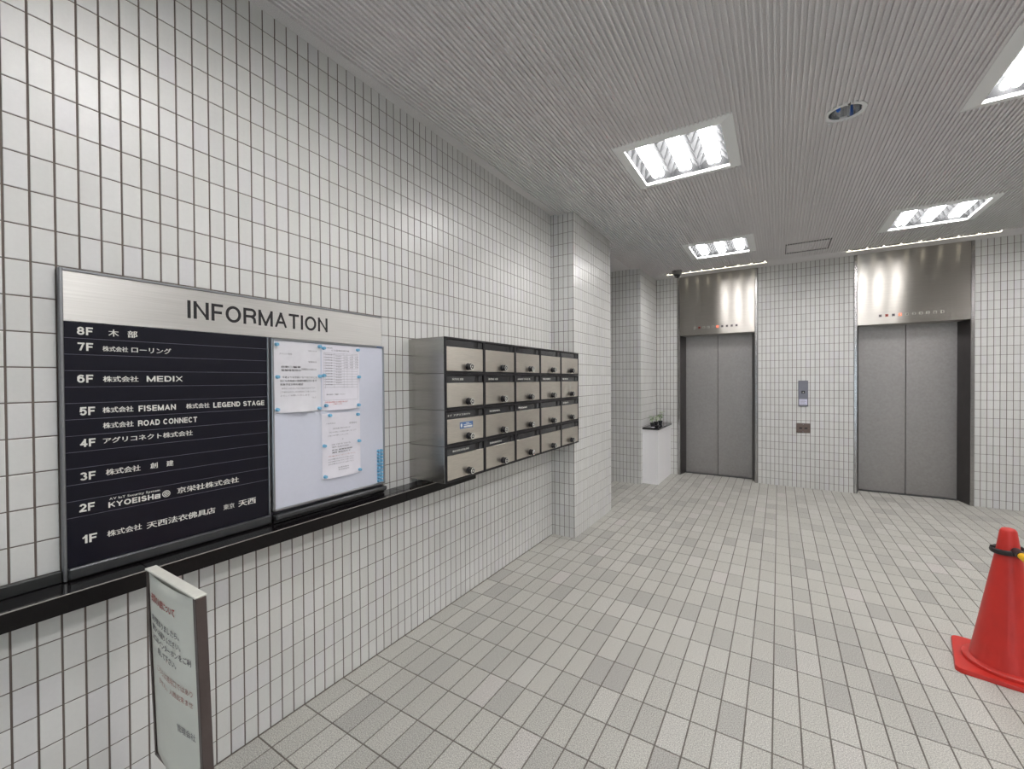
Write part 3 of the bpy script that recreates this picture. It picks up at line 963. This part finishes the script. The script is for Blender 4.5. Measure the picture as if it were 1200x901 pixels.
bow = lambda k: (lambda u, v: k * max(0.0, 1 - v * 3.2) ** 2 * math.sin(PI * min(max(u, 0), 1)))
e1, p1 = sheet('paper_notice', 0.958, 1.166, 1.302, 1.600, M['paper_warm'], 'creased notice sheet pinned by blue magnets at the upper left of the whiteboard', bow(.012), .004)
K = '\u95a2\u4fc2\u5404\u4f4d'
lettering([('\u30c6\u30ca\u30f3\u30c8\u5404\u4f4d', .022, .243, .055, .008, 0), ('\u4ee4\u548c\u516d\u5e74\u516b\u6708', .15, .262, .04, .006, 0), ('\u7ba1\u7406\u4f1a\u793e', .15, .213, .04, .007, 0)] +
          [('\u672c\u4ef6\u306b\u3064\u304d\u307e\u3057\u3066\u306f\u4e0b\u8a18\u306e\u3068\u304a\u308a\u3067\u3059', .03, .098 - .0 + .0, .15, .007, 0),
           ('\u3054\u4e0d\u4fbf\u3092\u304a\u304b\u3051\u3057\u307e\u3059\u304c\u4f55\u5352\u3054\u4e86\u627f\u304f\u3060\u3055\u3044', .024, .083, .16, .007, 0),
           ('\u3088\u308d\u3057\u304f\u304a\u9858\u3044\u3044\u305f\u3057\u307e\u3059', .024, .068, .13, .007, 0), ('\u4ee5\u4e0a', .165, .057, .02, .006, 0)], p1, M['grey_letter'], e1)
lettering([('\u81ea\u52d5\u4e8c\u8f2a\u8eca', .03, .188, .085, .009, .01), ('\u9a10\u8f2a\u5834\u4f7f\u7528\u4e2d', .03, .174, .085, .009, .01), ('\u5229\u7528\u505c\u6b62\u306e\u304a\u77e5\u3089\u305b', .118, .179, .07, .009, 0),
           ('\u5e73\u7d20\u3088\u308a\u304a\u4e16\u8a71\u306b\u306a\u308a\u3042\u308a\u304c\u3068\u3046', .034, .144, .155, .009, 0),
           ('\u5f53\u30d3\u30eb\u5171\u7528\u90e8\u306e\u6e05\u6383\u4f5c\u696d\u3092\u884c\u3044\u307e\u3059', .024, .129, .165, .009, .01), ('\u5b9f\u65bd\u4e88\u5b9a\u65e5\u6642\u3092\u78ba\u8a8d', .024, .114, .10, .009, .01)], p1, M['black_letter'], e1, 'heading')
e2, p2 = sheet('paper_notice', 1.174, 1.375, 1.300, 1.600, M['paper'], 'printed timetable form with ruled boxes, upper middle of the whiteboard', bow(.010), .0)
lettering([('\u30d3\u30eb\u8a2d\u5099\u70b9\u691c\u4f5c\u696d', .05, .272, .095, .008, 0), ('\u70b9\u691c\u8868', .01, .283, .045, .006, 0)] +
          [('\u70b9\u691c\u4f5c\u696d', .018, .252 - .0125 * q, .035, .006, 0) for q in range(12)] + [('\u62c5\u5f53\u4f1a\u793e', .07, .248 - .0125 * q, .032, .006, 0) for q in range(11)] +
          [('10:00', .118 + .03 * c, .246 - .0125 * q, .018, .0055, 0) for q in range(5) for c in range(3)] +
          [('\u5099\u8003\u6b04\u3092\u3054\u78ba\u8a8d\u304f\u3060\u3055\u3044', .02, .068, .10, .007, 0)], p2, M['grey_letter'], e2)
ru = MB()


def rule(y0, y1, z0, z1, pl, mbx):
    n = 8
    for q in range(n):
        ya, yb2 = y0 + (y1 - y0) * q / n, y0 + (y1 - y0) * (q + 1) / n
        za, zb2 = (z0, z1)
        mbx.add([pl(ya, za), pl(yb2, za), pl(yb2, zb2), pl(ya, zb2)], [(0, 1, 2, 3)])


for z in [.262, .256] + [.242 - .0125 * q for q in range(12)] + [.045]:
    rule(.008, .192, z, z + .0008, p2, ru)
for y in (.008, .016, .062, .114, .132, .16, .191):
    z0 = .045 if y in (.008, .191) else .1
    ru.add([p2(y, z0), p2(y + .0007, z0), p2(y + .0007, .262), p2(y, .262)], [(0, 1, 2, 3)])
ru.obj('ruled_lines', M['grey_letter'], e2)
lettering([('\u4f5c\u696d\u65e5\u7a0b\u306f\u5909\u66f4\u3055\u308c\u308b\u5834\u5408\u304c\u3042\u308a\u307e\u3059', .012, .033, .12, .007, .01), ('\u3054\u6ce8\u610f\u304f\u3060\u3055\u3044', .05, .024, .05, .006, .01)], p2, M['red_letter'], e2, 'red_note')
e3, p3 = sheet('paper_notice', 1.170, 1.378, 0.985, 1.285, M['paper'], 'faintly printed notice sheet lowest on the whiteboard under the timetable', bow(.010), .0)
lettering([('\u5165\u5c45\u8005\u5404\u4f4d', .02, .250, .05, .006, 0), ('\u7ba1\u7406\u4f1a\u793e', .145, .243, .045, .008, 0), ('\u6d88\u9632\u8a2d\u5099\u70b9\u691c\u306e\u304a\u77e5\u3089\u305b', .055, .224, .095, .007, 0),
           ('\u4e0b\u8a18\u306e\u65e5\u7a0b\u306b\u3066\u70b9\u691c\u3092\u5b9f\u65bd\u3044\u305f\u3057\u307e\u3059', .035, .208, .15, .006, 0), ('\u3054\u5354\u529b\u3092\u304a\u9858\u3044\u3044\u305f\u3057\u307e\u3059', .03, .193, .11, .006, 0),
           ('\u8a18', .105, .172, .006, .006, 0), ('\u65e5\u6642 \u4ee4\u548c\u516d\u5e74 \u5348\u524d\u5341\u6642', .05, .150, .10, .007, 0), ('\u5834\u6240 \u5404\u968e\u5171\u7528\u90e8', .05, .138, .09, .007, 0)] +
          [('\u5f53\u65e5\u306f\u9589\u9396\u3055\u308c\u307e\u3059\u306e\u3067\u3054\u6ce8\u610f\u304f\u3060\u3055\u3044', .03, .083 - .011 * q, .14, .006, 0) for q in range(3)] +
          [('\u7ba1\u7406\u4e8b\u52d9\u6240', .08, .03 + .01 * q, .06, .006, 0) for q in range(2)], p3, M['grey_letter'], e3)
lettering([('\u505c\u96fb\u306f\u3054\u3056\u3044\u307e\u305b\u3093', .03, .098, .15, .0045, 0)], p3, M['faded_red'], e3, 'red_note')
lettering([('\u62c5\u5f53 \u8a2d\u5099\u7ba1\u7406\u90e8', .05, .124, .11, .0065, .01), ('\u9023\u7d61 \u4e8b\u52d9\u6240\u307e\u3067', .05, .113, .10, .0065, .01)], p3, M['black_letter'], e3, 'heading')

mg = MB()
n = 14
prof = [(0.0075, 0), (0.0078, 0.003), (0.0062, 0.005), (0.0058, 0.010), (0.0070, 0.0125), (0.0060, 0.0145), (0.002, 0.015)]
vs = [(z, rr * math.cos(2 * PI * i / n), rr * math.sin(2 * PI * i / n)) for rr, z in prof for i in range(n)]
fs = [(j * n + i, j * n + (i + 1) % n, (j + 1) * n + (i + 1) % n, (j + 1) * n + i) for j in range(len(prof) - 1) for i in range(n)] + [tuple(range(n))[::-1], tuple((len(prof) - 1) * n + i for i in range(n))]
mg.add(vs, fs)
mgm = mg.mesh('magnet', M['magnet'], True)
S1, S2, S3 = 'the creased upper left notice', 'the timetable form', 'the lowest notice'
mags = [(.967, 1.586, 'top left corner of ' + S1), (1.160, 1.589, 'top right corner of ' + S1), (1.180, 1.583, 'top left corner of ' + S2), (1.364, 1.585, 'top right corner of ' + S2),
        (.969, 1.452, 'middle of the left edge of ' + S1), (1.160, 1.456, 'middle of the right edge of ' + S1), (1.180, 1.459, 'middle of the left edge of ' + S2), (1.369, 1.453, 'middle of the right edge of ' + S2),
        (.967, 1.317, 'bottom left corner of ' + S1), (1.155, 1.312, 'bottom right corner of ' + S1), (1.189, 1.322, 'bottom left corner of ' + S2), (1.366, 1.316, 'bottom right corner of ' + S2),
        (1.208, 1.276, 'top left of ' + S3), (1.361, 1.270, 'top right corner of ' + S3), (1.179, 1.139, 'middle of the left edge of ' + S3), (1.367, 1.140, 'middle of the right edge of ' + S3),
        (1.182, .998, 'bottom left corner of ' + S3), (1.370, .998, 'bottom right corner of ' + S3)]
for y, z, l in mags:
    o = bpy.data.objects.new('magnet', mgm)
    C.objects.link(o)
    o.location = (WX + .0012, y, z)
    tag(o, 'round blue magnet holding the ' + l, 'magnet', 'blue magnets pinning the notices')
NTH = ['first', 'second', 'third', 'fourth', 'fifth', 'sixth', 'seventh', 'eighth', 'ninth', 'tenth']
for q in range(10):
    for c in range(2):
        o = bpy.data.objects.new('magnet', mgm)
        C.objects.link(o)
        o.location = (WX + .0002, 1.4865 + .0168 * c, .9175 + .0172 * q)
        tag(o, f"spare blue magnet, {'left' if c == 0 else 'right'} column of the packed pair, {NTH[q]} from the bottom", 'magnet', 'spare blue magnets parked on the whiteboard')

# ------------------------------------------------------------------ mailboxes
MY0, MW, MZ0, MH, MX = 1.737, 0.3572, 0.876, 0.1985, 0.276
ORD = ['first', 'second', 'third', 'fourth', 'fifth']
RW = ['bottom row', 'second row from the bottom', 'second row from the top', 'top row']
plates = {(0, 2): (.045, .115, Kb + ' \u5275\u5efa'), (1, 2): (.03, .12, Kb + ' \u6728\u90e8'), (0, 1): (.0, .235, '\uff12\uff26 \u30a2\u30b0\u30ea\u30b3\u30cd\u30af\u30c8'), (1, 1): (.04, .14, Kb + 'MEDIX'),
          (0, 0): (.045, .17, Kb + '\u5929\u897f\u6cd5\u8863\u5e97'), (1, 0): (.04, .16, '\u4eac\u6804\u793e' + Kb), (2, 2): (.02, .20, 'LEGEND STAGE ' + '\u682a'), (2, 1): (.03, .13, 'FISEMAN'),
          (3, 2): (.03, .15, 'ROAD CONNECT'), (4, 2): (.02, .12, '\u7ba1\u7406\u5ba4'), (4, 1): (.02, .13, '\u4e8b\u52d9\u6240'), (3, 1): None}


def mailbox():
    r = empty('mailbox')
    d, w_, h = MX, MW, MH
    g = 0.0006
    MB().box(0.0, d - .012, g, w_ - g, g, h - g, .001).obj('housing', M['steel_side'], r)
    f = MB()
    f.box(d - .012, d, g, .011, g, h - g, .001).box(d - .012, d, w_ - .011, w_ - g, g, h - g, .001)
    f.box(d - .012, d, .011, w_ - .011, g, .010).box(d - .012, d, .011, w_ - .011, h - .009, h - g)
    f.obj('face_frame', M['black'], r)
    MB().box(d - .012, d - .009, .011, w_ - .011, .010, h - .009).obj('mouth', M['black_gap'], r)
    MB().box(d - .009, d - .004, .015, .262, h - .050, h - .013, .001).obj('name_plate', M['smoke'], r)
    MB().box(d - .009, d - .006, .300, .338, h - .050, h - .013, .001).obj('end_plate', M['smoke'], r)
    dr = MB().box(d - .009, d - .002, .0145, w_ - .0145, .0135, h - .052, .0012).obj('door', M['steel_door'], r)
    kb = MB()
    n = 18
    cy, cz = .196, .040
    prof = [(.021, 0), (.021, .004), (.0145, .006), (.0145, .014), (.019, .016), (.019, .030), (.0175, .032)]
    kb.add([(d - .002 + z, cy + rr * math.cos(2 * PI * i / n), cz + rr * math.sin(2 * PI * i / n)) for rr, z in prof for i in range(n)],
           [(j * n + i, j * n + (i + 1) % n, (j + 1) * n + (i + 1) % n, (j + 1) * n + i) for j in range(len(prof) - 1) for i in range(n)] + [tuple((len(prof) - 1) * n + i for i in range(n))])
    kb.obj('dial_lock', M['black'], dr, smooth=True)
    rg = MB()
    for q in range(n):
        t0, t1 = 2 * PI * q / n, 2 * PI * (q + (1 if q % 3 else .55)) / n
        rg.add([(d + .0305, cy + rr * math.cos(t), cz + rr * math.sin(t)) for rr, t in ((.018, t0), (.018, t1), (.0125, t1), (.0125, t0))], [(0, 1, 2, 3)])
    rg.add([(d + .0305, cy + .005 * math.cos(2 * PI * i / 10), cz + .005 * math.sin(2 * PI * i / 10)) for i in range(10)], [tuple(range(10))])
    rg.obj('dial_ring', M['white_letter'], dr)  # white instead of chrome puts the ring's bright reflection into the colour
    return r


mproto = mailbox()
bank = {(c, k): (mproto if (c, k) == (0, 0) else copy_tree(mproto)) for c in range(5) for k in range(4)}
for c in range(5):
    for k in range(4):
        o = bank[c, k]
        o.location = (0.0, MY0 + c * MW, MZ0 + k * MH)
        extra = ''
        if (c, k) == (0, 1): extra = ', blue sticker on its door'
        if (c, k) == (4, 2): extra = ', thin white strip on its door'
        tag(o, f'steel mailbox, {RW[k]}, {ORD[c]} from whiteboard{extra}', 'mailbox', 'steel mailboxes in the wall bank')
        if plates.get((c, k)):
            y, wd, tx = plates[c, k]
            pl = [ch for ch in o.children if ch.name.startswith('name_plate')][0]
            hgt = .013
            lettering([(tx, .018 + y * .9, MH - .037, wd * .85, hgt * .9, .02)], lambda u, v: (MX - .0036, u, v), M['white_letter'], pl)
        if extra and c == 0:
            door = [ch for ch in o.children if ch.name.startswith('door')][0]
            st = MB().box(MX - .002, MX - .0015, 1.857 - MY0, 1.976 - MY0, 1.161 - MZ0 - MH, 1.198 - MZ0 - MH).obj('sticker', M['sticker_blue'], door)
            tag(st, 'blue sticker with a pale round mark and white bars')
            mb = MB()
            yy, zz = 1.871 - MY0, 1.1795 - MZ0 - MH
            mb.add([(MX - .0012, yy + .008 * math.cos(2 * PI * i / 14), zz + .011 * math.sin(2 * PI * i / 14)) for i in range(14)], [tuple(range(14))])
            mb.add([(MX - .0012, a_, b_) for a_, b_ in ((yy + .02, zz - .013), (yy + .098, zz - .013), (yy + .098, zz - .004), (yy + .02, zz - .004))], [(0, 1, 2, 3)])
            mb.add([(MX - .0012, a_, b_) for a_, b_ in ((yy + .02, zz + .001), (yy + .09, zz + .001), (yy + .09, zz + .004), (yy + .02, zz + .004))], [(0, 1, 2, 3)])
            mb.add([(MX - .0012, a_, b_) for a_, b_ in ((yy + .04, zz + .008), (yy + .07, zz + .008), (yy + .07, zz + .012), (yy + .04, zz + .012))], [(0, 1, 2, 3)])
            mb.obj('printed_mark', M['white_letter'], door)
        if extra and c == 4:
            door = [ch for ch in o.children if ch.name.startswith('door')][0]
            MB().box(MX - .002, MX - .0012, 3.341 - MY0 - c * MW, 3.348 - MY0 - c * MW, 1.345 - MZ0 - 2 * MH, 1.418 - MZ0 - 2 * MH).obj('paper_strip', M['white_letter'], door)

# ------------------------------------------------------------------ freestanding notice sign
r = empty('standing_sign', (0.451, 0.486, 0))
tag(r, 'narrow standing notice sign with a bowed pale sheet beside the tiled wall', 'sign stand')
W_, Z0, Z1, TH = 0.305, 0.385, 0.918, 0.022
lean = lambda z: -0.024 - 0.027 * (z - 0.62)
def sp(x, y, z):
    return (x, y + lean(z), z)
hw = W_ / 2
def sbox(mb, x0, x1, y0, y1, z0, z1):
    t = MB().box(x0, x1, y0, y1, z0, z1, .0015)
    return mb.add([sp(*v) for v in t.v], t.f)
sbox(MB(), -hw + .012, hw - .012, .004, TH - .002, Z0 + .01, Z1 - .008).obj('back_board', M['sign_top'], r)
for s in (-1, 1):
    a, b = sorted((s * hw, s * (hw - (.016 if s > 0 else .009))))
    sbox(MB(), a, b, -.002, TH, Z0, Z1 - .006).obj('side_frame', M['sign_frame'], r)
sbox(MB(), -hw + .011, hw - .011, -.002, TH, Z0, Z0 + .012).obj('bottom_frame', M['sign_frame'], r)
sbox(MB(), -hw, hw, -.004, TH + .001, Z1 - .006, Z1).obj('top_cap', M['sign_top'], r)
iw = hw - .012
def bulge(x, z):
    u = min(max((x + iw) / (2 * iw), 0), 1)
    v = (z - Z0) / (Z1 - Z0)
    return -0.011 * math.sin(PI * u) ** 1.1 * (0.55 + 0.45 * min(1, (1 - v) * 4))
zt = Z1 - .012
nx, nz = 24, 16
vs, fs = [], []
for j in range(nz + 1):
    for i in range(nx + 1):
        x = -iw + 2 * iw * i / nx
        z = Z0 + .013 + (zt - Z0 - .013) * j / nz
        vs.append(sp(x, .002 + bulge(x, z), z))
fs = [(j * (nx + 1) + i, j * (nx + 1) + i + 1, (j + 1) * (nx + 1) + i + 1, (j + 1) * (nx + 1) + i) for j in range(nz) for i in range(nx)]
sh = MB().add(vs, fs).obj('printed_sheet', M['sign_face'], r, smooth=True)
so = sh.modifiers.new('thickness', 'SOLIDIFY'); so.thickness = 0.0008; so.offset = 1
pl = lambda x, z: sp(x, .0005 + bulge(x, z) - .0006, z)
X0 = -iw + .02
lettering([('\u591c\u9593\u306e\u5165\u9928\u306b\u3064\u3044\u3066', X0, .838, .165, .022, .02)], pl, M['red_letter'], sh, 'red_heading')
lettering([('\u6249\u304c\u9589\u307e\u308a\u307e\u3057\u305f\u3089\u3001', X0, .785, .185, .017, .005), ('\u88cf\u53e3\u3078\u304a\u56de\u308a\u304f\u3060\u3055\u3044\u3002', X0, .759, .19, .017, .005),
           ('\u5165\u53e3\u306e\u30a4\u30f3\u30bf\u30fc\u30db\u30f3\u3092\u3054\u5229', X0, .733, .235, .017, .005), ('\u7528\u3057\u3066\u4e0b\u3055\u3044\u3002', X0 + .045, .706, .12, .017, .005),
           ('\u7ba1\u7406\u4f1a\u793e', X0 + .155, .545, .085, .019, 0)], pl, M['grey_letter'], sh)
lettering([('\u3053\u3061\u3089\u306f\u901a\u7528\u53e3\u3067\u306f\u3042\u308a', X0 + .03, .655, .205, .016, 0), ('\u307e\u305b\u3093\u3001\u5165\u9928\u51fa\u6765\u307e\u305b', X0 + .045, .627, .19, .016, 0)], pl, M['faded_red'], sh, 'red_note')
MB().tube((0, TH / 2 - .01, 0.012), (0, TH / 2 - .003, Z0 + .02), .012, 14).obj('pole', M['sign_frame'], r, smooth=True)
MB().box(-.13, .13, -.1, .12, 0, .014, .004).obj('base', M['sign_frame'], r)

# ------------------------------------------------------------------ cone and bar
def cone(loc, rz, label):
    r = empty('traffic_cone', loc)
    r.rotation_euler = (0, 0, rz)
    tag(r, label, 'traffic cone', 'red traffic cones')
    b = MB()
    n, hs, rad = 8, .187, .03
    out = []
    for q, (sx, sy) in enumerate(((1, 1), (-1, 1), (-1, -1), (1, -1))):
        for i in range(n):
            t = PI / 2 * q + PI / 2 * i / (n - 1)
            out.append((sx * (hs - rad) + rad * math.cos(t), sy * (hs - rad) + rad * math.sin(t)))
    N_ = len(out)
    rings = [(1, 0), (1, .016), (.985, .021)]
    vs = [(x * k, y * k, z) for k, z in rings for x, y in out]
    fs = [(j * N_ + i, j * N_ + (i + 1) % N_, (j + 1) * N_ + (i + 1) % N_, (j + 1) * N_ + i) for j in range(2) for i in range(N_)] + [tuple(range(N_))[::-1], tuple(range(2 * N_, 3 * N_))]
    b.add(vs, fs).obj('base', M['cone'], r, smooth=True)
    MB().lathe([(.158, .020), (.157, .034), (.150, .040), (.131, .041), (.128, .05), (.040, .60), (.033, .655), (.029, .683), (.022, .694), (.010, .698), (.002, .699)], 44).obj('body', M['cone'], r, smooth=True)
    return r


c1 = cone((2.735, 3.035, 0), math.radians(-11.5), 'red plastic traffic cone on the tiled floor at the right edge of the photo')
bend = Vector((2.715, 1.555, .592))
bst = Vector((2.747, 2.98, .598))
c2 = cone((2.715, 1.50, 0), 0.2, 'red plastic traffic cone holding the other end of the striped bar')
r = empty('cone_bar', bst)
tag(r, 'yellow and black striped bar hooked on the red cone by a black ring', 'barrier bar')
dv = (bend - bst)
Lb = dv.length
dn = dv.normalized()
for end, cpos in ((0, Vector((2.735, 3.035, .588)) - bst), (1, Vector((2.715, 1.50, .588)) - bst)):
    k = MB()
    R_, n1, n2 = .055, 28, 8
    vs, fs = [], []
    for i in range(n1):
        t = 2 * PI * i / n1
        tilt = .006 * math.cos(t)
        for j in range(n2):
            s = 2 * PI * j / n2
            rr = R_ + .009 * math.cos(s)
            vs.append((cpos.x + rr * math.cos(t), cpos.y + rr * math.sin(t), cpos.z + tilt + .013 * math.sin(s)))
    fs = [(i * n2 + j, ((i + 1) % n1) * n2 + j, ((i + 1) % n1) * n2 + (j + 1) % n2, i * n2 + (j + 1) % n2) for i in range(n1) for j in range(n2)]
    k.add(vs, fs)
    if end == 0:
        k.tube(Vector((cpos.x - .044, cpos.y, cpos.z + .008)), Vector((cpos.x - .062, cpos.y, cpos.z + .012)), .004, 8)
    k.obj('hook_ring', M['rubber'], r, smooth=True)
z_ = Vector((0, 0, 0))
MB().tube(z_ - dn * .012, z_ + dn * .055, .0185, 16).obj('end_cap', M['rubber'], r, smooth=True)
MB().tube(z_ + dn * (Lb - .1), z_ + dn * (Lb - .04), .0185, 16).obj('end_cap', M['rubber'], r, smooth=True)
seg, t0, k = .12, .055, 0
while t0 < Lb - .1:
    t1 = min(t0 + seg, Lb - .1)
    MB().tube(z_ + dn * t0, z_ + dn * t1, .0165, 16).obj('stripe', M['yellow' if k % 2 == 0 else 'rubber'], r, smooth=True)
    t0, k = t1, k + 1

# ------------------------------------------------------------------ white cabinet with plants
r = empty('white_cabinet', (X3, 5.92, 0))
tag(r, 'narrow white cabinet with a black top in the corner beside the lift', 'cabinet')
CW, CL = .208, .804
MB().box(.001, CW, 0, .018, .0, .745, .001).obj('end_panel', M['white_paint'], r)
MB().box(CW - .018, CW, .0195, CL - .001, .0, .745, .001).obj('door', M['white_paint'], r)
MB().box(.002, CW - .019, .019, CL - .002, .002, .744).obj('carcass', M['white_paint'], r)
MB().box(.0005, CW + .016, -.014, CL - .0005, .746, .772, .002).obj('top_slab', M['stone'], r)


def leafmesh(L, W):
    mb = MB()
    n = 5
    vs = []
    for i in range(n + 1):
        t = i / n
        wd = W * math.sin(PI * min(.98, .08 + .9 * t)) ** .8
        zz = -L * .35 * t * t
        vs += [(L * t, -wd / 2, zz + wd * .15), (L * t, 0, zz), (L * t, wd / 2, zz + wd * .15)]
    fs = []
    for i in range(n):
        a = i * 3
        fs += [(a, a + 3, a + 4, a + 1), (a + 1, a + 4, a + 5, a + 2)]
    return mb.add(vs, fs)


def plant(loc, h, nl, m, label, spread, sd):
    rr = random.Random(sd)
    r = empty('potted_plant', loc)
    tag(r, label, 'potted plant', 'small potted plants on the cabinet')
    MB().lathe([(.022, 0), (.030, .045), (.033, .046), (.033, .054), (.029, .054), (.028, .046)], 20).obj('pot', M['pot'], r, smooth=True)
    MB().lathe([(.002, .044), (.028, .045), (.0285, .047)], 16).obj('soil', M['soil'], r)
    st = MB()
    tips = []
    for q in range(4):
        a = rr.uniform(0, 2 * PI)
        k = h * rr.uniform(.6, 1)
        tip = Vector((math.cos(a) * spread * .6, math.sin(a) * spread * .6, .046 + k))
        st.tube((math.cos(a) * .004, math.sin(a) * .004, .044), tip, .0016, 6, .0009)
        tips.append((tip, a))
    st.obj('stem', M['leaf'], r)
    for q in range(nl):
        tip, a = tips[q % 4]
        t = rr.uniform(.4, 1.0)
        p = Vector((tip.x * t, tip.y * t, .046 + (tip.z - .046) * t))
        lm = leafmesh(rr.uniform(.032, .052), rr.uniform(.012, .02)).obj('leaf', m if rr.random() < .7 else M['leaf_pale'], r, loc=p)
        lm.rotation_euler = (rr.uniform(-.4, .4), rr.uniform(-.9, .5), rr.uniform(0, 2 * PI))
    return r


tz = .7722
plant((X3 + .10, 6.06, tz), .115, 18, M['leaf'], 'small potted plant with pale leaves at the open end of the cabinet top', .03, 1)
plant((X3 + .105, 6.235, tz), .10, 14, M['leaf_pale'], 'small potted plant with whitish leaves between the other two pots', .028, 2)
plant((X3 + .125, 6.42, tz), .165, 30, M['leaf'], 'bushiest potted plant, nearest the lift wall on the cabinet', .045, 3)
r = empty('small_tray', (X3 + .14, 6.16, tz))
tag(r, 'small dark tray lying in front of the pots on the cabinet', 'tray')
MB().box(-.03, .03, -.05, .05, 0, .003, .001).obj('tray_base', M['black'], r)
mb = MB()
for x0, x1, y0, y1 in ((-.03, .03, -.05, -.047), (-.03, .03, .047, .05), (-.03, -.027, -.05, .05), (.027, .03, -.05, .05)):
    mb.box(x0, x1, y0, y1, .003, .009)
mb.obj('tray_rim', M['black'], r)
o = MB().box(-.022, .022, -.04, .04, 0, .0015).obj('sparkle_slip', M['paper'], None, (X3 + .125, 5.975, tz))  # flat white piece standing in for a cross-shaped sparkle
tag(o, 'small white slip put in for a sparkle near the open end of the cabinet top', 'sparkle slip')
